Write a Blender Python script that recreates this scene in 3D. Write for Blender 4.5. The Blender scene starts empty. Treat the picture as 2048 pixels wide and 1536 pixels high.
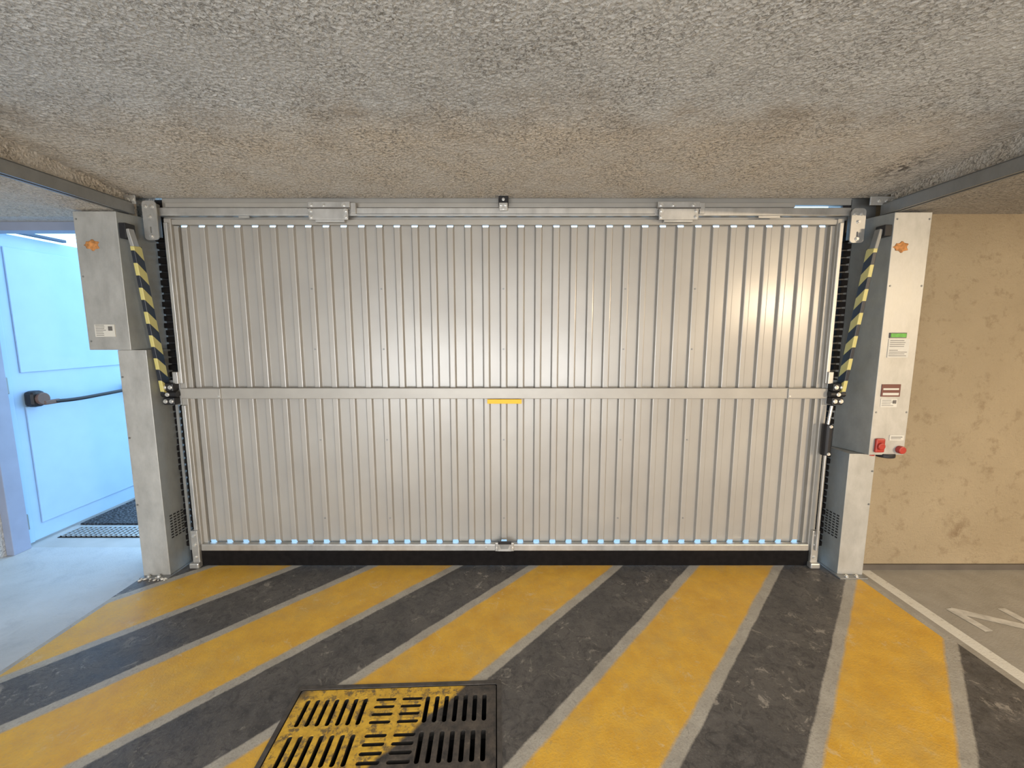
import bpy, bmesh, math, random
from mathutils import Vector, Matrix
random.seed(4)
S=bpy.context.scene
try:
    S.view_settings.view_transform='Standard'
    S.view_settings.look='None'
except Exception as e: print(e)

# ---------------------------------------------------------------- materials
class NB:
    def __init__(s,name):
        s.mat=bpy.data.materials.new(name); s.mat.use_nodes=True
        s.nt=s.mat.node_tree; s.b=s.nt.nodes['Principled BSDF']
        s.out=s.nt.nodes['Material Output']
        g=s.nt.nodes.new('ShaderNodeNewGeometry'); s.P=g.outputs['Position']
        sp=s.nt.nodes.new('ShaderNodeSeparateXYZ'); s.nt.links.new(s.P,sp.inputs[0])
        s.x,s.y,s.z=sp.outputs
    def lk(s,a,b): s.nt.links.new(a,b)
    def m(s,op,a,b=None,c=None):
        n=s.nt.nodes.new('ShaderNodeMath'); n.operation=op
        for i,v in enumerate((a,b,c)):
            if v is None: continue
            if isinstance(v,(int,float)): n.inputs[i].default_value=v
            else: s.lk(v,n.inputs[i])
        return n.outputs[0]
    def noise(s,scale,detail=4,rough=.5,vec=None,dist=0):
        n=s.nt.nodes.new('ShaderNodeTexNoise'); n.inputs['Scale'].default_value=scale
        n.inputs['Detail'].default_value=detail; n.inputs['Roughness'].default_value=rough
        n.inputs['Distortion'].default_value=dist
        s.lk(vec or s.P,n.inputs['Vector']); return n.outputs['Fac']
    def voro(s,scale,vec=None):
        n=s.nt.nodes.new('ShaderNodeTexVoronoi'); n.inputs['Scale'].default_value=scale
        s.lk(vec or s.P,n.inputs['Vector']); return n.outputs['Distance']
    def scaled(s,v):
        n=s.nt.nodes.new('ShaderNodeVectorMath'); n.operation='MULTIPLY'
        s.lk(s.P,n.inputs[0]); n.inputs[1].default_value=v; return n.outputs[0]
    def mr(s,v,a,b,c=0,d=1,smooth=False):
        n=s.nt.nodes.new('ShaderNodeMapRange'); n.clamp=True
        if smooth:n.interpolation_type='SMOOTHSTEP'
        s.lk(v,n.inputs[0]); 
        for i,q in enumerate((a,b,c,d)): n.inputs[i+1].default_value=q
        return n.outputs[0]
    def mix(s,f,a,b):
        n=s.nt.nodes.new('ShaderNodeMix'); n.data_type='RGBA'
        if isinstance(f,(int,float)): n.inputs[0].default_value=f
        else: s.lk(f,n.inputs[0])
        for i,v in ((6,a),(7,b)):
            if isinstance(v,tuple): n.inputs[i].default_value=(*v,1)
            else: s.lk(v,n.inputs[i])
        return n.outputs[2]
    def col(s,c):
        if isinstance(c,tuple): s.b.inputs['Base Color'].default_value=(*c,1)
        else: s.lk(c,s.b.inputs['Base Color'])
    def bump(s,h,strength=.5,dist=.01):
        n=s.nt.nodes.new('ShaderNodeBump'); n.inputs['Strength'].default_value=strength
        n.inputs['Distance'].default_value=dist
        s.lk(h,n.inputs['Height']); s.lk(n.outputs[0],s.b.inputs['Normal'])
    def rm(s,r,m=0):
        if isinstance(r,(int,float)): s.b.inputs['Roughness'].default_value=r
        else: s.lk(r,s.b.inputs['Roughness'])
        s.b.inputs['Metallic'].default_value=m

def simple(name,c,rough=.5,metal=0,var=.12,scale=8,emit=None,es=0,spec=None):
    n=NB(name); f=n.noise(scale,3)
    n.col(n.mix(n.mr(f,.3,.7),tuple(v*(1-var) for v in c),tuple(min(1,v*(1+var)) for v in c)))
    n.rm(rough,metal)
    if spec is not None: n.b.inputs['Specular IOR Level'].default_value=spec
    if emit:
        n.b.inputs['Emission Color'].default_value=(*emit,1); n.b.inputs['Emission Strength'].default_value=es
    return n.mat

def stripe_masks(n):
    w=n.m('MULTIPLY',n.m('SUBTRACT',n.noise(6,3),.5),.02)
    w2=n.m('MULTIPLY',n.m('SUBTRACT',n.noise(70,2),.5),.010)
    c=n.m('SUBTRACT',n.x,n.m('MULTIPLY',n.m('SUBTRACT',n.y,2.438),.935))
    c=n.m('ADD',n.m('ADD',c,w),w2)
    s=n.m('DIVIDE',n.m('SUBTRACT',c,.4),1.005)
    d=n.m('MULTIPLY',n.m('ABSOLUTE',n.m('SUBTRACT',s,n.m('ROUND',s))),1.005)
    yel=n.mr(d,.222,.240,1,0); gry=n.mr(d,.292,.302,1,0)
    inside=n.m('MULTIPLY',n.m('GREATER_THAN',n.x,-2.205),n.m('LESS_THAN',n.x,2.092))
    inside=n.m('MULTIPLY',inside,n.m('GREATER_THAN',n.y,-.9))
    iny=n.m('MULTIPLY',n.m('GREATER_THAN',n.x,-2.18),n.m('LESS_THAN',n.x,2.06))
    return n.m('MULTIPLY',yel,iny),gry,inside

# floor
n=NB('painted_concrete_floor')
yel,gry,ins=stripe_masks(n)
big=n.noise(1.7,5,.6); med=n.noise(9,6,.65); fine=n.noise(110,3,.7)
dark=n.mix(n.mr(med,.35,.7),(.046,.043,.042),(.115,.106,.098))
dark=n.mix(n.mr(n.noise(3,6,.75),.42,.60,0,.7),dark,(.11,.10,.09))
dark=n.mix(n.mr(n.noise(18,7,.8,dist=1.5),.49,.60,0,.65),dark,(.028,.026,.026))
dark=n.mix(n.mr(fine,.56,.72,0,.45),dark,(.19,.18,.16))
sc=n.noise(13,8,.8,dist=.8)
scuff=n.m('MULTIPLY',n.mr(sc,.565,.63),n.mr(n.noise(3,3),.42,.56))
dark=n.mix(n.m('MULTIPLY',scuff,.75),dark,(.33,.30,.255))
ye=n.mix(n.mr(med,.3,.75),(.56,.30,.030),(.73,.43,.052))
ye=n.mix(n.mr(fine,.53,.72,0,.55),ye,(.42,.30,.12))
ye=n.mix(n.mr(n.noise(4,6,.75),.48,.68,0,.45),ye,(.47,.33,.11))
ye=n.mix(n.mr(n.noise(20,7,.8,dist=1.0),.60,.68,0,.4),ye,(.28,.21,.10))
ye=n.mix(n.m('MULTIPLY',scuff,.45),ye,(.62,.51,.32))
gr=n.mix(n.mr(med,.3,.7),(.30,.275,.23),(.43,.40,.34))
gr=n.mix(n.mr(fine,.5,.72,0,.5),gr,(.18,.17,.14))
gr=n.mix(n.mr(n.noise(18,7,.8,dist=1.2),.55,.66,0,.4),gr,(.13,.12,.105))
zone=n.mix(gry,dark,gr); zone=n.mix(yel,zone,ye)
left=n.mix(n.mr(big,.3,.7),(.36,.37,.37),(.52,.53,.53))
left=n.mix(n.mr(fine,.6,.8,0,.3),left,(.25,.25,.24))
left=n.mix(n.mr(n.noise(6,7,.75,dist=.6),.52,.66,0,.4),left,(.30,.31,.33))
right=n.mix(n.mr(med,.3,.7),(.28,.26,.22),(.36,.335,.29))
base=n.mix(n.m('GREATER_THAN',n.x,0),left,right)
wl=n.m('MULTIPLY',n.m('GREATER_THAN',n.x,2.128),n.m('LESS_THAN',n.x,2.195))
wl=n.m('MULTIPLY',wl,n.m('LESS_THAN',n.y,2.385))
base=n.mix(n.m('MULTIPLY',wl,n.mr(n.noise(30,5,.7),.25,.42)),base,(.66,.64,.57))
n.col(n.mix(ins,base,zone)); n.rm(n.mr(med,.3,.7,.42,.6))
n.bump(n.m('ADD',fine,n.m('MULTIPLY',med,.8)),.4,.004)
M_floor=n.mat

# ceiling
def rough_plaster(name,c1,c2,cp,lit_stain=None,bs=1.0):
    n=NB(name)
    a=n.noise(46,6,.68,dist=.4); v=n.voro(75); big=n.noise(1.6,4,.55)
    pit=n.m('MULTIPLY',n.mr(n.noise(85,4,.65,dist=.9),.54,.64),n.mr(n.noise(4,4,.6),.38,.58,.25,1))
    c=n.mix(n.mr(big,.3,.7),c1,c2)
    c=n.mix(n.mr(a,.35,.7,0,.35),c,tuple(min(1,q*1.2) for q in c2))
    if lit_stain:
        yy=n.m('ADD',n.y,n.m('MULTIPLY',n.m('SUBTRACT',n.noise(3,5,.6),.5),.35))
        st=n.mr(yy,1.62,1.85)
        st=n.m('MULTIPLY',st,n.mr(n.noise(4,5,.7),.35,.65,.55,1))
        c=n.mix(st,c,lit_stain)  # beige staining near the door, its colour lightened to look lit
        bnd=n.m('MULTIPLY',n.mr(yy,1.50,1.70),n.mr(yy,1.72,1.95,1,0))
        c=n.mix(n.m('MULTIPLY',bnd,n.mr(n.noise(5,6,.75),.42,.62,0,.55)),c,(.36,.29,.21))
        dx=n.m('SUBTRACT',n.x,1.87); dy=n.m('MULTIPLY',n.m('SUBTRACT',n.y,2.10),.6)
        dd=n.m('SQRT',n.m('ADD',n.m('MULTIPLY',dx,dx),n.m('MULTIPLY',dy,dy)))
        ms=n.m('MULTIPLY',n.mr(dd,.02,.13,1,0),n.mr(n.noise(28,6,.75,dist=.8),.47,.56))
        c=n.mix(n.m('MULTIPLY',ms,.85),c,(.07,.055,.04))
    c=n.mix(n.m('MULTIPLY',pit,.7),c,cp)
    n.col(c); n.rm(.9)
    h=n.m('ADD',a,n.m('MULTIPLY',v,.5)); h=n.m('SUBTRACT',h,n.m('MULTIPLY',pit,.6))
    n.bump(h,bs,.022)
    return n.mat
M_ceil=rough_plaster('sprayed_plaster_ceiling',(.58,.59,.585),(.70,.71,.70),(.25,.22,.18),(.72,.64,.53),.9)
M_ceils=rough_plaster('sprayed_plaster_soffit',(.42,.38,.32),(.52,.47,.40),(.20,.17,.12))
# right wall plaster
n=NB('beige_plaster_wall')
big=n.noise(1.3,4); med=n.noise(10,6,.7); fi=n.noise(60,6,.75)
c=n.mix(n.mr(big,.3,.7),(.36,.28,.17),(.47,.375,.24))
c=n.mix(n.m('MULTIPLY',n.mr(med,.54,.66),.6),c,(.25,.18,.10))
c=n.mix(n.mr(fi,.58,.72,0,.55),c,(.26,.19,.11))
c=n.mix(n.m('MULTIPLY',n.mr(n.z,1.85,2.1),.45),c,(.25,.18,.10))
dx=n.m('SUBTRACT',n.x,2.72); dz=n.m('SUBTRACT',n.z,.25)
dd=n.m('SQRT',n.m('ADD',n.m('MULTIPLY',dx,dx),n.m('MULTIPLY',n.m('MULTIPLY',dz,dz),.6)))
st=n.m('MULTIPLY',n.mr(dd,.02,.11,1,0),n.mr(n.noise(18,6,.75,dist=.5),.46,.60))
c=n.mix(n.m('MULTIPLY',st,.5),c,(.16,.09,.035))
n.col(c); n.rm(.85); n.bump(n.m('ADD',fi,n.m('MULTIPLY',med,1.2)),.9,.018)
M_wall=n.mat
M_wall2=rough_plaster('grey_render_wall',(.46,.46,.45),(.56,.56,.55),(.2,.18,.14),bs=.6)

# door sheet
n=NB('lacquered_steel_sheet')
f=n.noise(3,3); 
n.col(n.mix(n.mr(f,.3,.7),(.335,.320,.295),(.375,.360,.332))); n.rm(n.mr(n.noise(2.5,4),.3,.7,.40,.48),.28)
n.b.inputs['Coat Weight'].default_value=.6; n.b.inputs['Coat Roughness'].default_value=.22
n.bump(n.noise(2.2,2),.10,.05)
M_sheet=n.mat
M_frame=simple('lacquered_steel_frame',(.36,.345,.315),.42,.25,.06)
def galv(name,c,r=.38,m=.75):
    n=NB(name); v=n.noise(14,5,.7,vec=n.scaled((1,1,.5)))
    n.col(n.mix(n.mr(v,.3,.7),tuple(q*.85 for q in c),tuple(min(1,q*1.10) for q in c))); n.rm(n.mr(v,.3,.7,r,r+.14),m)
    return n.mat
M_galv=galv('galvanised_steel',(.50,.495,.475))
M_galvd=galv('galvanised_steel_dull',(.27,.275,.27),.45,.6)
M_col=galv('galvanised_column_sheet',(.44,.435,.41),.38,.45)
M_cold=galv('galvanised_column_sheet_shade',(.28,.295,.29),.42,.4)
M_black=simple('black_rubber',(.008,.007,.007),.85,0,.3,30,spec=.1)
M_bplas=simple('black_plastic',(.018,.018,.020),.4,spec=.3)
M_bolt=simple('zinc_bolt',(.7,.7,.68),.3,.8)
M_orange=simple('orange_yellow_label',(.90,.48,.01),.5,0,.05)
M_red=simple('red_plastic',(.36,.03,.02),.35)
M_paper=simple('label_paper',(.58,.56,.50),.6,0,.04)
M_ink=simple('label_ink',(.12,.11,.10),.6)
M_plaq=simple('maroon_plaque',(.14,.045,.035),.4)
M_green=simple('green_display',(.08,.28,.03),.4,0,.2,60,(.2,.9,.08),.10)
M_foam=simple('orange_foam_residue',(.46,.20,.06),.8,0,.4,60)
M_white=simple('white_enamel_door',(.33,.50,.70),.35,0,.03)
M_whited=simple('grey_enamel_frame',(.24,.28,.38),.45,0,.06)
M_arm=simple('door_closer_grey',(.06,.09,.14),.5)
M_brown=simple('brown_lever',(.10,.05,.03),.4)
M_dark=simple('dark_void',(.008,.008,.008),.9)
M_paint=simple('floor_marking_paint',(.52,.50,.45),.6,0,.2,25)
M_base=simple('dark_skirting_paint',(.09,.075,.06),.7)
M_lampw=simple('lamp_housing',(.7,.7,.7),.4)
# hazard tape
n=NB('hazard_tape')
q=n.m('ADD',n.z,n.m('MULTIPLY',n.y,.9))
fr=n.m('FRACT',n.m('MULTIPLY',q,1/.118))
n.col(n.mix(n.m('GREATER_THAN',fr,.5),(.014,.018,.028),(.54,.48,.17))); n.rm(.4); M_haz=n.mat
# grate
n=NB('painted_cast_iron')
w=n.noise(30,6,.75)
ye=n.mix(n.mr(n.noise(25,5,.7),.35,.65),(.48,.28,.03),(.72,.44,.05))
dk=n.mix(n.mr(n.noise(25,5,.7),.35,.65),(.030,.027,.026),(.095,.078,.062))
wob=n.m('MULTIPLY',n.m('SUBTRACT',n.noise(8,4),.5),.07)
cc=n.m('ADD',n.m('SUBTRACT',n.x,n.m('MULTIPLY',n.m('SUBTRACT',n.y,1.563),.92)),wob)
y2=n.mr(cc,-.165,-.185)
y3=n.mr(cc,-.80,-.74)
top=n.mr(n.z,-.006,-.002)
ye=n.mix(n.m('MULTIPLY',n.mr(w,.50,.60),.85),ye,(.10,.075,.05))
dk=n.mix(n.mr(w,.58,.68,0,.5),dk,(.20,.17,.13))
c=n.mix(n.m('MULTIPLY',y2,y3),dk,ye); n.col(n.mix(top,(.03,.028,.025),c)); n.rm(.5,.1); n.bump(w,.6,.004)
M_grate=n.mat
# gravel
n=NB('dark_gravel'); v=n.voro(60)
n.col(n.mix(n.mr(v,.1,.6),(.13,.14,.16),(.012,.012,.016))); n.rm(.8); n.bump(v,1,.03); M_gravel=n.mat
M_out=simple('exterior_concrete',(.40,.40,.39),.8,0,.12,4)

# ---------------------------------------------------------------- helpers
def link(o,parent=None):
    S.collection.objects.link(o)
    if parent is not None: o.parent=parent
    return o
def empty(name):
    o=bpy.data.objects.new(name,None); o.empty_display_size=.1; S.collection.objects.link(o); return o
def frombm(name,bm,mat,parent=None,bevel=0,smooth=False):
    me=bpy.data.meshes.new(name)
    bmesh.ops.recalc_face_normals(bm,faces=bm.faces)
    bm.to_mesh(me); bm.free(); me.materials.append(mat)
    o=bpy.data.objects.new(name,me); link(o,parent)
    if smooth:
        for p in me.polygons: p.use_smooth=True
    if bevel:
        b=o.modifiers.new('bevel','BEVEL'); b.width=bevel; b.segments=2; b.limit_method='ANGLE'
    return o
def addbox(bm,x0,x1,y0,y1,z0,z1,rot=None,piv=None):
    m=Matrix.Translation(((x0+x1)/2,(y0+y1)/2,(z0+z1)/2))@Matrix.Diagonal((abs(x1-x0),abs(y1-y0),abs(z1-z0),1))
    if rot is not None: m=Matrix.Translation(piv)@rot@Matrix.Translation(-Vector(piv))@m
    bmesh.ops.create_cube(bm,size=1,matrix=m)
def box(name,x0,x1,y0,y1,z0,z1,mat,parent=None,bevel=0):
    bm=bmesh.new(); addbox(bm,x0,x1,y0,y1,z0,z1); return frombm(name,bm,mat,parent,bevel)
def boxes(name,L,mat,parent=None,bevel=0):
    bm=bmesh.new()
    for b in L: addbox(bm,*b)
    return frombm(name,bm,mat,parent,bevel)
def addcyl(bm,a,b,r,seg=16,r2=None):
    a=Vector(a);b=Vector(b);d=b-a
    m=Matrix.Translation((a+b)/2)@d.to_track_quat('Z','Y').to_matrix().to_4x4()
    bmesh.ops.create_cone(bm,cap_ends=True,segments=seg,radius1=r,radius2=r if r2 is None else r2,depth=d.length,matrix=m)
def cyl(name,a,b,r,mat,parent=None,seg=16,bevel=0):
    bm=bmesh.new(); addcyl(bm,a,b,r,seg); return frombm(name,bm,mat,parent,bevel)
def bolts(name,pts,mat,parent,r=.009,d=(0,-.01,0)):
    bm=bmesh.new()
    for p in pts:
        p=Vector(p); addcyl(bm,p,p+Vector(d)*.4,r*1.35,14); addcyl(bm,p,p+Vector(d),r,6)
    return frombm(name,bm,mat,parent)
def prism(name,pts,z0,z1,mat,parent=None,bevel=0,mat2=None,side_idx=()):
    bm=bmesh.new()
    lo=[bm.verts.new((x,y,z0)) for x,y in pts]; hi=[bm.verts.new((x,y,z1)) for x,y in pts]
    k=len(pts)
    for i in range(k):
        f=bm.faces.new((lo[i],lo[(i+1)%k],hi[(i+1)%k],hi[i])); 
        if i in side_idx: f.material_index=1
    bm.faces.new(lo[::-1]); bm.faces.new(hi)
    o=frombm(name,bm,mat,parent,bevel)
    if mat2: o.data.materials.append(mat2)
    return o
def tube_path(name,pts,r,mat,parent=None):
    cu=bpy.data.curves.new(name,'CURVE'); cu.dimensions='3D'; cu.bevel_depth=r; cu.bevel_resolution=3; cu.use_fill_caps=True
    sp=cu.splines.new('BEZIER'); sp.bezier_points.add(len(pts)-1)
    for b,p in zip(sp.bezier_points,pts): b.co=p; b.handle_left_type=b.handle_right_type='AUTO'
    o=bpy.data.objects.new(name,cu); cu.materials.append(mat); return link(o,parent)
def round_rect(w,h,r,seg=6):
    P=[]
    for cx,cy,a0 in ((w/2-r,h/2-r,0),(-w/2+r,h/2-r,90),(-w/2+r,-h/2+r,180),(w/2-r,-h/2+r,270)):
        for i in range(seg+1):
            a=math.radians(a0+90*i/seg); P.append((cx+r*math.cos(a),cy+r*math.sin(a)))
    return P
def curve_plate(name,outers,thick,mat,parent,matrix):
    cu=bpy.data.curves.new(name,'CURVE'); cu.dimensions='2D'; cu.fill_mode='BOTH'; cu.extrude=thick/2
    for pts in outers:
        sp=cu.splines.new('POLY'); sp.points.add(len(pts)-1); sp.use_cyclic_u=True
        for q,(x,y) in zip(sp.points,pts): q.co=(x,y,0,1)
    t=bpy.data.objects.new('tmp',cu); S.collection.objects.link(t)
    bpy.context.view_layer.update()
    me=bpy.data.meshes.new_from_object(t.evaluated_get(bpy.context.evaluated_depsgraph_get()))
    bpy.data.objects.remove(t)
    me.transform(matrix); me.materials.clear(); me.materials.append(mat); me.name=name
    for p in me.polygons: p.use_smooth=False
    o=bpy.data.objects.new(name,me); return link(o,parent)

# ---------------------------------------------------------------- room shell
ga=math.radians(2.2)
gc=Vector((-.445,1.143,0)); gw,gh=.80,.80
R=Matrix.Rotation(ga,3,'Z')
hole=[gc+R@Vector((sx*gw/2,sy*gh/2,0)) for sx,sy in ((-1,-1),(1,-1),(1,1),(-1,1))]
bm=bmesh.new()
X0,X1,Y0,Y1=-6,7.5,-8,2.66
o4=[bm.verts.new(c) for c in ((X0,Y0,0),(X1,Y0,0),(X1,Y1,0),(X0,Y1,0))]
i4=[bm.verts.new(c) for c in hole]
for i in range(4): bm.faces.new((o4[i],o4[(i+1)%4],i4[(i+1)%4],i4[i]))
floor=frombm('floor',bm,M_floor)
bm=bmesh.new()
t4=[bm.verts.new((c.x,c.y,-.001)) for c in hole]; b4=[bm.verts.new((c.x,c.y,-.35)) for c in hole]
for i in range(4): bm.faces.new((t4[i],t4[(i+1)%4],b4[(i+1)%4],b4[i]))
bm.faces.new(b4)
drain=empty('floor_drain_grate')
frombm('pit',bm,M_dark,drain)
# ceiling: flat slab that dips gently towards the door head
bm=bmesh.new()
prof=[(Y0,2.285),(1.45,2.285),(1.60,2.280),(1.75,2.268),(1.9,2.252),(2.05,2.238),(2.25,2.218),(2.45,2.20),(2.45,2.24),(2.66,2.24),(2.66,2.5),(Y0,2.5)]
A=[bm.verts.new((-2.12,y,z)) for y,z in prof]; B=[bm.verts.new((2.09,y,z)) for y,z in prof]
for i in range(len(prof)): bm.faces.new((A[i],A[(i+1)%len(prof)],B[(i+1)%len(prof)],B[i]))
bm.faces.new(A); bm.faces.new(B[::-1])
addbox(bm,X0,-2.1205,Y0,2.45,2.10,2.5); addbox(bm,2.0905,X1,Y0,2.40,2.10,2.5)
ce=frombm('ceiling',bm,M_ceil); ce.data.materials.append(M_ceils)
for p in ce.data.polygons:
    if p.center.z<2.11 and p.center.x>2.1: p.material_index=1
box('wall_right_front',2.10,X1,2.40,2.66,0,2.5,M_wall)
boxes('wall_left_front',[(X0,-3.30,2.45,2.66,0,2.5),(-3.30,-2.30,2.45,2.66,2.10,2.5),(-2.30,-2.05,2.50,2.66,0,2.5)],M_wall2)
box('wall_back',X0,X1,Y0-.2,Y0,0,2.5,M_wall2)
box('wall_left',X0-.2,X0,Y0,2.66,0,2.5,M_wall2)
box('wall_right',X1,X1+.2,Y0,2.66,0,2.5,M_wall)
box('baseboard_right',2.11,X1,2.388,2.40,0,.035,M_base)
box('trim_1',1.94,2.10,2.50,2.66,0,2.25,M_galvd)

# floor marking character, angular strokes
bm=bmesh.new()
def stroke(bm,a,b,w,z=.0015):
    a=Vector((*a,z));b=Vector((*b,z));d=(b-a).normalized();q=Vector((-d.y,d.x,0))*w/2
    bm.faces.new([bm.verts.new(v) for v in (a-q,b-q,b+q,a+q)])
stroke(bm,(2.31,2.03),(2.33,1.86),.045); stroke(bm,(2.315,2.015),(2.60,1.86),.05,.0018); stroke(bm,(2.585,2.03),(2.60,1.84),.045)
frombm('floor_number_marking',bm,M_paint)

# ---------------------------------------------------------------- drain grate
slots=[round_rect(gw-.012,gh-.012,.008)]
rows=5; rp=(gh-.05)/rows
for r in range(rows):
    cy=gh/2-.030-rp*(r+.5)
    L=rp*.78
    for i in range(7): 
        cx=-gw/2+.052+.0375*i; slots.append([(x+cx,y+cy) for x,y in round_rect(.0175,L,.0085)])
    for j in range(2):
        cx=-gw/2+.358+.103*j
        for k in range(4):
            cyy=cy+L/2-.010-k*(L-.02)/3; slots.append([(x+cx,y+cyy) for x,y in round_rect(.080,.0165,.008)])
    for i in range(7):
        cx=gw/2-.052-.0375*i; slots.append([(x+cx,y+cy) for x,y in round_rect(.0175,L,.0085)])
mt=Matrix.Translation(gc+Vector((0,0,-.011)))@Matrix.Rotation(ga,4,'Z')
curve_plate('cast_cover',slots,.022,M_grate,drain,mt)
bm=bmesh.new()
for r in range(1,rows):
    cy=gh/2-.030-rp*r
    bmesh.ops.create_cube(bm,size=1,matrix=Matrix.Translation(gc+Vector((0,0,-.04)))@Matrix.Rotation(ga,4,'Z')@Matrix.Translation((0,cy,0))@Matrix.Diagonal((gw-.03,.008,.03,1)))
frombm('ribs',bm,M_grate,drain)
fr_o=[(x,y) for x,y in round_rect(gw+.03,gh+.03,.004,1)]; fr_i=[(x,y) for x,y in round_rect(gw-.004,gh-.004,.004,1)]
M_iron=simple('rusty_iron_frame',(.07,.062,.055),.6,.2,.3,30)
curve_plate('iron_frame',[fr_o,fr_i],.004,M_iron,drain,Matrix.Translation(gc+Vector((0,0,.001)))@Matrix.Rotation(ga,4,'Z'))

# ---------------------------------------------------------------- garage door
gd=empty('garage_door')
xl,xr=-1.965,1.875
pitch=.1014; zt,zb=2.052,.150
bm=bmesh.new(); prof=[]
x=-1.925; xe=1.838
cx0=-.05-pitch*19
yp,yc=2.480,2.464
ribs=[cx0+pitch*i for i in range(0,39)]
prof.append((x,yp,0))
for c in ribs:
    if c-.03<x or c+.03>xe: continue
    prof+= [(c-.023,yp,0),(c-.016,yc,1),(c-.012,yc-.001,1),(c+.012,yc-.001,1),(c+.016,yc,1),(c+.023,yp,0)]
prof.append((xe,yp,0))
lo=[];hi=[]
for X,Y,t in prof:
    lo.append(bm.verts.new((X,Y,zb+(.009 if t else -.035)))); hi.append(bm.verts.new((X,Y,zt-(.007 if t else -.028))))
for i in range(len(prof)-1): bm.faces.new((lo[i],lo[i+1],hi[i+1],hi[i]))
o=frombm('corrugated_sheet',bm,M_sheet,gd)
boxes('stiles',[(xl,-1.925,2.435,2.485,.06,2.085),(xe,xr,2.435,2.485,.06,2.085)],M_frame,gd,.003)
boxes('inner_stiles',[(-1.925,-1.90,2.452,2.484,.14,2.05),(xe-.025,xe,2.452,2.484,.14,2.05)],M_frame,gd,.002)
box('top_rail',-1.925,xe,2.440,2.466,2.053,2.082,M_frame,gd,.003)
box('top_tube',-1.99,1.90,2.425,2.462,2.098,2.142,M_galv,gd,.004)
box('top_tube_slot',-.87,.80,2.422,2.428,2.103,2.109,M_galvd,gd)
boxes('header_profile',[(-1.99,1.93,2.47,2.50,2.085,2.150),(-1.99,1.60,2.47,2.50,2.150,2.168),(-1.99,1.93,2.47,2.50,2.168,2.24)],M_frame,gd)
box('header_strip',-1.96,1.60,2.450,2.470,2.150,2.175,M_frame,gd,.003)
box('mid_bar',-1.955,1.865,2.428,2.452,1.058,1.122,M_frame,gd,.003)
boxes('mid_bar_ends',[(-1.955,-1.72,2.420,2.43,1.062,1.120),(1.63,1.86,2.420,2.43,1.062,1.120)],M_frame,gd,.002)
bolts('mid_bar_screws',[(-1.73,2.42,1.075),(1.64,2.42,1.075)],M_bolt,gd,.004,(0,-.003,0))
box('bottom_rail',-1.925,xe,2.425,2.458,.104,.146,M_galv,gd,.004)
box('bottom_rubber_seal',-1.955,xr-.01,2.430,2.465,.004,.103,M_black,gd,.004)
box('yellow_label',-.146,.057,2.420,2.429,1.030,1.056,M_orange,gd,.001)
bolts('sheet_screws',[(-.05+pitch*q,2.463,z) for q in (-11,-7,0,7,11) for z in (.3,.8,1.35,1.7)],M_galvd,gd,.004,(0,-.003,0))
# latch plate
box('latch_plate',-.104,.012,2.416,2.426,.106,.160,M_galv,gd,.003)
box('latch_recess_top',-.086,-.004,2.411,2.4165,.152,.174,M_bplas,gd,.003)
boxes('latch_cup_rim',[(-.088,-.083,2.409,2.417,.112,.150),(-.009,-.004,2.409,2.417,.112,.150),(-.088,-.004,2.409,2.417,.110,.115)],M_galv,gd,.001)
bm=bmesh.new()
pv=[(-.078,2.4145,.148),(-.014,2.4145,.148),(-.024,2.4145,.122),(-.068,2.4145,.122)]
bm.faces.new([bm.verts.new(p) for p in pv]); frombm('latch_cup',bm,M_galvd,gd)
bolts('latch_screws',[(-.16,2.425,.125),(-.096,2.416,.128),(.004,2.416,.128)],M_bolt,gd,.005,(0,-.004,0))
def hanger(cx):
    w=.125
    box('hanger_upper_plate',cx-w,cx+w*.88,2.408,2.425,2.128,2.170,M_galv,gd,.003)
    boxes('hanger_lug',[(cx+w*.88,cx+w*1.12,2.412,2.44,2.105,2.165)],M_galv,gd,.003)
    box('hanger_lower_plate',cx-w*.95,cx+w*.8,2.400,2.410,2.070,2.130,M_galv,gd,.003)
    boxes('hanger_foot',[(cx-w*.7,cx+w*.6,2.41,2.435,2.06,2.09)],M_galv,gd,.002)
    box('hanger_gap_line',cx-w,cx+w*.88,2.399,2.409,2.130,2.136,M_ink,gd)
    bolts('hanger_bolts',[(cx-w*.85,2.40,2.085),(cx+w*.7,2.40,2.085),(cx-w*.85,2.408,2.15),(cx-w*.3,2.408,2.15),(cx+w*.6,2.408,2.15),(cx+w*.7,2.40,2.118),(cx-w*.85,2.40,2.118)],M_bolt,gd,.008)
hanger(-1.01); hanger(.935)
box('lock_block',-.075,-.02,2.41,2.45,2.150,2.200,M_bplas,gd,.004)
box('lock_plate',-.072,-.024,2.402,2.412,2.120,2.162,M_galv,gd,.003)
bolts('lock_bolts',[(-.06,2.402,2.15),(-.036,2.402,2.15),(-.048,2.402,2.13),(-.048,2.41,2.18)],M_bolt,gd,.006)
boxes('rail_tabs',[(-1.53,-1.47,2.42,2.425,2.085,2.095),(1.38,1.50,2.42,2.425,2.085,2.095)],M_galv,gd)
for sx,x0,z0,z1 in ((-1,-2.045,1.96,2.17),(1,1.885,1.945,2.13)):
    P=round_rect(.078,z1-z0,.02)
    mt=Matrix.Translation((x0+.0375,2.400,(z0+z1)/2))@Matrix.Rotation(math.pi/2,4,'X')
    holes=[[(x_,y_-.05) for x_,y_ in round_rect(.010,.035,.0045)]]
    curve_plate('corner_plate',[P]+holes,.006,M_galv,gd,mt)
    bolts('corner_bolts',[(x0+.018,2.397,z1-.03),(x0+.055,2.397,z1-.03),(x0+.037,2.397,(z0+z1)/2+.02),(x0+.037,2.397,z0+.02)],M_bolt,gd,.008)
    box('corner_arm',x0+.01,x0+.065,2.404,2.44,z0+.02,z1-.01,M_galvd,gd,.003)
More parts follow.
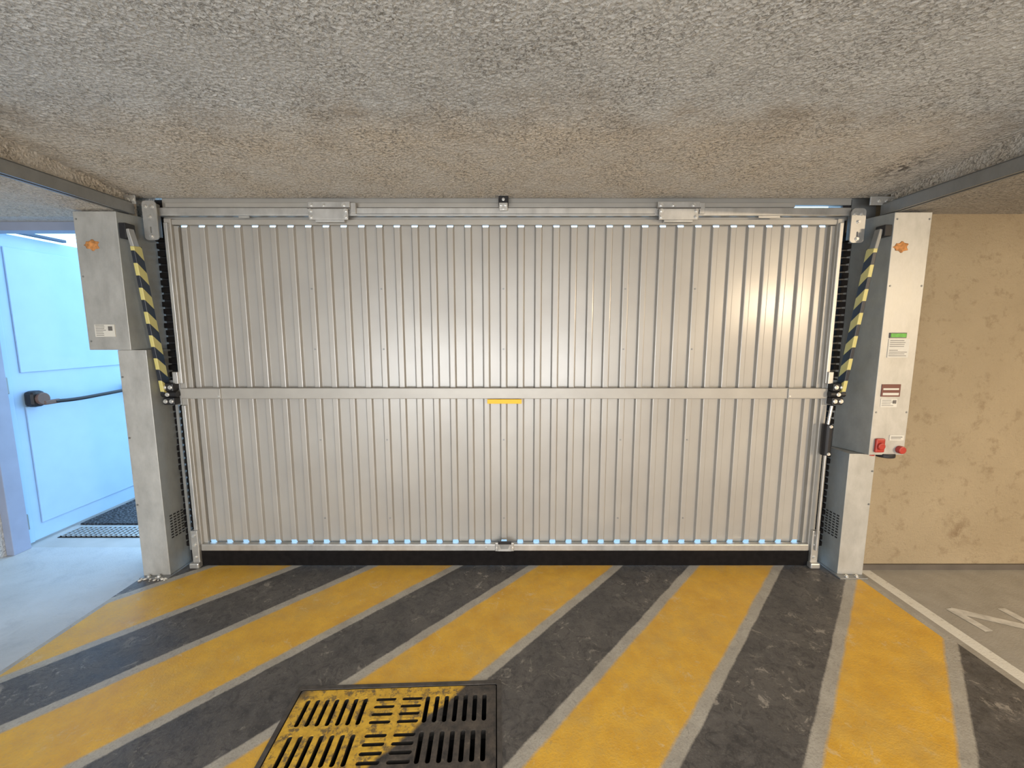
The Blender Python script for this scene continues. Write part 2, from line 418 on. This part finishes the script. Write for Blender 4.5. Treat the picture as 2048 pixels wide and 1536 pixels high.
for x0 in (-1.975,1.845):
    box('bottom_bracket',x0,x0+.045,2.412,2.438,.02,.24,M_galv,gd,.004)
    box('bottom_bracket_toe',x0-.01,x0+.05,2.39,2.43,.004,.04,M_galv,gd,.008)
    bolts('bottom_bolts',[(x0+.022,2.412,.21),(x0+.022,2.412,.15),(x0+.022,2.412,.07)],M_bolt,gd,.007)
boxes('side_bars',[(-1.955,-1.932,2.418,2.436,.24,1.02),(-1.955,-1.935,2.418,2.436,1.15,2.06),(1.84,1.862,2.418,2.436,1.15,2.06)],M_galv,gd,.003)
for x0,s in ((-2.0,-1),(1.895,1)):
    box('mid_hinge_block',x0-.032,x0+.034,2.385,2.43,1.108,1.155,M_bplas,gd,.006)
    box('mid_hinge_block_b',x0-.032,x0+.034,2.385,2.43,1.028,1.072,M_bplas,gd,.006)
    box('mid_hinge_plate',x0-.035,x0+.04,2.43,2.445,1.02,1.17,M_galvd,gd,.004)
    cyl('mid_hinge_pin',(x0-.04,2.40,1.09),(x0+.045,2.40,1.09),.017,M_bplas,gd)
    bolts('mid_hinge_bolts',[(x0-.015,2.385,1.132),(x0+.019,2.385,1.132),(x0-.015,2.385,1.05),(x0+.019,2.385,1.05),(x0,2.384,1.09)],M_bolt,gd,.009)
    box('hinge_top_plate',x0+.02 if s<0 else x0-.05,x0+.05 if s<0 else x0-.02,2.405,2.42,1.15,1.22,M_galv,gd,.003)
cyl('damper_body',(1.868,2.405,.724),(1.868,2.405,.91),.026,M_bplas,gd,24,.003)
cyl('damper_rod',(1.868,2.405,.91),(1.880,2.405,1.02),.008,M_bolt,gd)
cyl('damper_lower_rod',(1.868,2.405,.12),(1.868,2.405,.73),.009,M_galv,gd)
bolts('damper_clips',[(1.868,2.382,.90),(1.868,2.382,.735)],M_bolt,gd,.007)

# ---------------------------------------------------------------- columns
def column(side):
    s=side
    c=empty('gate_counterweight_column')
    if s<0:
        up=[(-2.345,2.31),(-2.115,2.31),(-2.055,2.497),(-2.345,2.497)]; zu0,zu1=1.352,2.09
        lw=[(-2.196,2.315),(-2.045,2.325),(-2.04,2.49),(-2.196,2.49)]
    else:
        up=[(2.244,2.31),(2.044,2.31),(1.975,2.497),(2.10,2.497),(2.10,2.39),(2.244,2.39)]; zu0,zu1=.752,2.085
        lw=[(2.098,2.325),(1.955,2.335),(1.945,2.49),(2.098,2.49)]
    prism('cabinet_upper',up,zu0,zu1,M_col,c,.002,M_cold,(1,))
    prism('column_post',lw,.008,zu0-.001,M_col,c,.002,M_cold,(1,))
    xs=[p[0] for p in lw]; a,b=min(xs),max(xs)
    box('base_plate',a-.006,b+.006,2.29,2.49,.0,.008,M_galvd,c,.001)
    bolts('base_bolts',[(a+.04,2.302,.008),(a+.10,2.302,.008)],M_bolt,c,.008,(0,0,.012))
    L=[]
    for i in range(4):
        for j in range(9):
            y=2.36+i*.026; z=.22+j*.017
            t=(y-2.325)/.165
            xf=(-2.045+.005*t) if s<0 else (1.955-.01*t)
            L.append((xf-.0015,xf+.0015,y,y+.017,z,z+.008))
    boxes('vent_slots',L,M_dark,c)
    return c
cl=column(-1); cr=column(1)
def rivets(pts,par): bolts('rivets',pts,M_galvd,par,.004,(0,-.003,0))
rivets([(-2.185,2.313,z) for z in (.45,.85,1.2)]+[(-2.33,2.31,z) for z in (1.4,1.75,2.05)],cl)
rivets([(2.09,2.323,z) for z in (.45,.65)]+[(2.06,2.31,z) for z in (1.0,1.7,2.05)]+[(2.232,2.31,z) for z in (1.0,1.7,2.05)],cr)
# crumbs of mortar at the foot of the left post
bm=bmesh.new()
for i in range(26):
    r=.003+.006*random.random(); p=Vector((-2.20+.16*random.random(),2.27+.03*random.random(),r*.6))
    bmesh.ops.create_icosphere(bm,subdivisions=1,radius=r,matrix=Matrix.Translation(p)@Matrix.Rotation(random.random()*3,4,'Z')@Matrix.Diagonal((1.3,.8,.7,1)))
frombm('mortar_crumbs',bm,M_paint,cl)
def strut(par,p0,p1,w=.05,t=.022,mat=M_haz,name='hazard_strut'):
    p0=Vector(p0);p1=Vector(p1);d=p1-p0
    zx=d.normalized(); xx=Vector((1,0,0)); xx=(xx-zx*xx.dot(zx)).normalized(); yy=zx.cross(xx)
    m=Matrix((( xx.x,yy.x,zx.x,0),(xx.y,yy.y,zx.y,0),(xx.z,yy.z,zx.z,0),(0,0,0,1)))
    bm=bmesh.new(); bmesh.ops.create_cube(bm,size=1,matrix=Matrix.Translation((p0+p1)/2)@m@Matrix.Diagonal((t,w,d.length,1)))
    return frombm(name,bm,mat,par,.003)
strut(cl,(-2.035,2.32,1.91),(-2.022,2.40,1.10))
strut(cl,(-2.06,2.32,2.00),(-2.04,2.325,1.89),.035,.02,M_galv,'strut_head')
box('strut_slot',-2.10,-2.062,2.30,2.36,1.95,2.03,M_bplas,cl,.004)
strut(cr,(1.958,2.33,1.90),(1.918,2.40,1.10))
strut(cr,(1.985,2.33,2.00),(1.962,2.33,1.88),.035,.02,M_galvd,'strut_head')
box('strut_slot',1.99,2.03,2.30,2.36,1.96,2.02,M_bplas,cr,.004)
for x0,x1,par in ((-2.045,-1.985,cl),(1.895,1.945,cr)):
    box('guide_channel_back',x0,x1,2.485,2.50,.0,2.2,M_bplas,par)
    L=[]
    for i in range(46):
        z=.12+i*.041
        L.append((x0+.004+.008*random.random(),x1-.006*random.random(),2.455,2.485,z,z+.030))
    boxes('guide_chain',L,M_black,par,.003)
box('guide_edge',-2.012,-1.995,2.445,2.46,.1,1.02,M_galvd,cl)
def blob(name,cx,cz,y,r,mat,par):
    bm=bmesh.new(); bmesh.ops.create_icosphere(bm,subdivisions=3,radius=1)
    for v in bm.verts:
        k=1+.35*math.sin(v.co.x*5+1)*math.cos(v.co.z*6)
        v.co=Vector((cx+v.co.x*r*k*1.2,y+v.co.y*.006,cz+v.co.z*r*.8*k))
    return frombm(name,bm,mat,par,0,True)
blob('foam_residue',-2.262,1.915,2.31,.030,M_foam,cl)
blob('foam_residue',2.095,1.905,2.31,.030,M_foam,cr)
box('rating_label',-2.30,-2.19,2.307,2.311,1.425,1.492,M_paper,cl)
boxes('rating_label_print',[(-2.293,-2.235-random.random()*.02,2.306,2.3075,1.432+.009*i,1.4345+.009*i) for i in range(7)]+[(-2.225,-2.202,2.306,2.3075,1.458,1.482)],M_ink,cl)
box('display_bezel',2.085,2.178,2.304,2.311,1.418,1.447,M_ink,cr,.001)
box('display_screen',2.089,2.174,2.302,2.306,1.422,1.443,M_green,cr)
box('instruction_label',2.084,2.20,2.307,2.311,1.310,1.412,M_paper,cr)
boxes('instruction_label_print',[(2.092,2.092+.04+.06*random.random(),2.306,2.3075,1.318+.0105*i,1.3208+.0105*i) for i in range(9) if i!=4],M_ink,cr)
box('maker_plaque',2.074,2.18,2.306,2.311,1.090,1.160,M_plaq,cr,.001)
boxes('maker_plaque_band',[(2.082,2.17,2.305,2.3065,1.128,1.138),(2.082,2.172,2.305,2.3065,1.098,1.112)],M_paper,cr)
box('small_label',2.078,2.17,2.308,2.311,1.030,1.078,M_paper,cr)
boxes('small_label_print',[(2.085,2.125+.03*random.random(),2.307,2.3085,1.038+.01*i,1.0405+.01*i) for i in range(4)]+[(2.145,2.165,2.307,2.3085,1.05,1.07)],M_ink,cr)
box('switch_label',2.150,2.232,2.307,2.311,.838,.868,M_paper,cr)
boxes('switch_label_print',[(2.158,2.222,2.306,2.3075,.855,.859),(2.158,2.215,2.306,2.3075,.846,.849)],M_ink,cr)
cyl('red_button',(2.095,2.311,.806),(2.095,2.285,.806),.021,M_red,cr,24,.006)
box('red_button_base',2.068,2.122,2.296,2.311,.768,.85,M_red,cr,.01)
cyl('red_switch',(2.212,2.311,.785),(2.212,2.282,.785),.022,M_red,cr,24,.006)
cyl('switch_gland',(2.16,2.34,.757),(2.16,2.34,.735),.05,M_bplas,cr,24,.004)
cyl('red_gland',(2.08,2.34,.757),(2.08,2.34,.742),.02,M_red,cr,16)

# ---------------------------------------------------------------- overhead tracks
for x0,zc in ((-2.10,2.125),(2.05,2.118)):
    t=empty('overhead_door_track')
    ye_=2.385; hh=.028
    boxes('track_channel',[(x0-.022,x0+.022,-.6,ye_,zc+hh-.002,zc+hh+.002),(x0-.022,x0-.018,-.6,ye_,zc-hh,zc+hh),(x0+.018,x0+.022,-.6,ye_,zc-hh,zc+hh),(x0-.022,x0-.008,-.6,ye_,zc-hh-.002,zc-hh+.002),(x0+.008,x0+.022,-.6,ye_,zc-hh-.002,zc-hh+.002)],M_galvd,t)
    s=-1 if x0<0 else 1
    bx0=x0-.06 if s<0 else x0-.09; bx1=x0+.04 if s<0 else x0+.06
    box('track_bracket',bx0,bx1,2.375,2.382,zc+.022,zc+.068,M_galv,t,.002)
    bolts('track_bolts',[(x0-.04,2.375,zc+.045),(x0+.0,2.375,zc+.045),(x0+.03,2.375,zc+.045)],M_bolt,t,.008)
    boxes('track_hanger',[(x0-.02,x0+.02,yy,yy+.04,zc+.02,2.285) for yy in (-.2,1.3)],M_galvd,t)

# ---------------------------------------------------------------- exit door
d1=empty('door_1')
boxes('frame',[(-3.30,-3.25,2.55,2.65,0,2.10),(-3.30,-2.30,2.56,2.65,2.05,2.10)],M_whited,d1,.003)
box('leaf',-3.345,-3.29,2.66,3.56,.02,2.085,M_white,d1,.004)
boxes('leaf_raised_panels',[(-3.29,-3.280,2.76,3.50,.13,.95),(-3.29,-3.280,2.76,3.50,1.18,2.00)],M_white,d1,.003)
boxes('leaf_edge',[(-3.29,-3.28,2.66,2.70,.02,2.085)],M_white,d1,.002)
box('panic_bar_housing',-3.29,-3.215,2.755,2.835,.945,1.055,M_bplas,d1,.022)
bm=bmesh.new(); addcyl(bm,(-3.215,2.80,1.00),(-3.195,2.80,1.00),.042,28); addbox(bm,-3.213,-3.190,2.80,2.90,.955,.985)
frombm('panic_bar_lever',bm,M_brown,d1,.006)
tube_path('panic_bar',[(-3.20,2.87,.970),(-3.185,2.98,.966),(-3.18,3.2,.972),(-3.18,3.4,.980),(-3.18,3.56,.986)],.013,M_bplas,d1)
box('panic_bar_end',-3.29,-3.17,3.48,3.54,.95,1.02,M_bplas,d1,.01)
box('closer_arm',-3.27,-3.235,2.68,3.12,2.092,2.112,M_arm,d1,.004)
boxes('hinges',[(-3.30,-3.27,2.645,2.675,z,z+.11) for z in (.12,1.05,1.85)],M_galvd,d1,.004)
box('exterior_ground',-14,14,2.66,14,-.2,-.0,M_out)
box('gravel_bed',-3.27,-2.0,2.99,4.3,0.0,.012,M_gravel)
L=[]
for i in range(26): L.append((-3.22+i*.036,-3.208+i*.036,2.80,2.94,.0,.012))
for j in range(6): L.append((-3.22,-2.28,2.80+j*.027,2.808+j*.027,.0,.010))
eg=empty('entrance_drain_grating'); boxes('grating_bars',L,M_galv,eg); box('grating_tray',-3.23,-2.27,2.79,2.95,0,.003,M_dark,eg)

# ---------------------------------------------------------------- lights
def lamp(x,y,z,pw,col,ln=1.2,tilt=0):
    e=empty('ceiling_tube_lamp')
    top=2.285 if abs(x)<2.09 else 2.10
    box('lamp_housing',x-ln/2,x+ln/2,y-.05,y+.05,z+.02,top,M_lampw,e,.004)
    m=simple('tube_glow',(.9,.9,.9),.4,0,0,8,col,pw/18)
    cyl('lamp_tube',(x-ln/2+.03,y,z),(x+ln/2-.03,y,z),.02,m,e)
    l=bpy.data.lights.new('tube_light','AREA'); l.shape='RECTANGLE'; l.size=ln; l.size_y=.10; l.energy=pw; l.color=col
    o=bpy.data.objects.new('tube_light',l); o.location=(x,y,z-.03); o.rotation_euler=(math.radians(tilt),0,0); link(o,e)
warm=(1.0,.79,.54); neut=(.97,.97,.98)
lamp(-2.46,-3.3,2.04,80,neut,.6)
lamp(1.22,-3.3,2.12,110,(1,.94,.86),.6)
lamp(5.1,-3.3,2.02,300,warm,.8,35)
lamp(4.6,.2,2.04,60,warm)
lamp(0,-1.0,2.13,45,neut)  # extra lamp added out of view to lift the ceiling brightness
def area(name,loc,target,sx,sy,pw,col):
    l=bpy.data.lights.new(name,'AREA'); l.shape='RECTANGLE'; l.size=sx; l.size_y=sy; l.energy=pw; l.color=col
    o=bpy.data.objects.new(name,l); o.location=loc
    o.rotation_euler=(Vector(target)-Vector(loc)).to_track_quat('-Z','Y').to_euler(); link(o); return o
area('added_fill_light',(-.6,-3.8,.70),(-.2,2.0,2.1),5.0,1.0,235,(.96,.98,1.0))  # unseen area light added to brighten ceiling and door, no real fixture
W=bpy.data.worlds.new('World'); S.world=W; W.use_nodes=True
bg=W.node_tree.nodes['Background']; bg.inputs[0].default_value=(.40,.68,1.0,1); bg.inputs[1].default_value=4.4

# ---------------------------------------------------------------- camera
cd=bpy.data.cameras.new('camera'); cd.sensor_width=36; cd.lens=36*830/2048; cd.clip_start=.02
co=bpy.data.objects.new('camera',cd); co.location=(0,0,1.45)
co.rotation_euler=(math.radians(90-7.12),0,0); S.collection.objects.link(co); S.camera=co
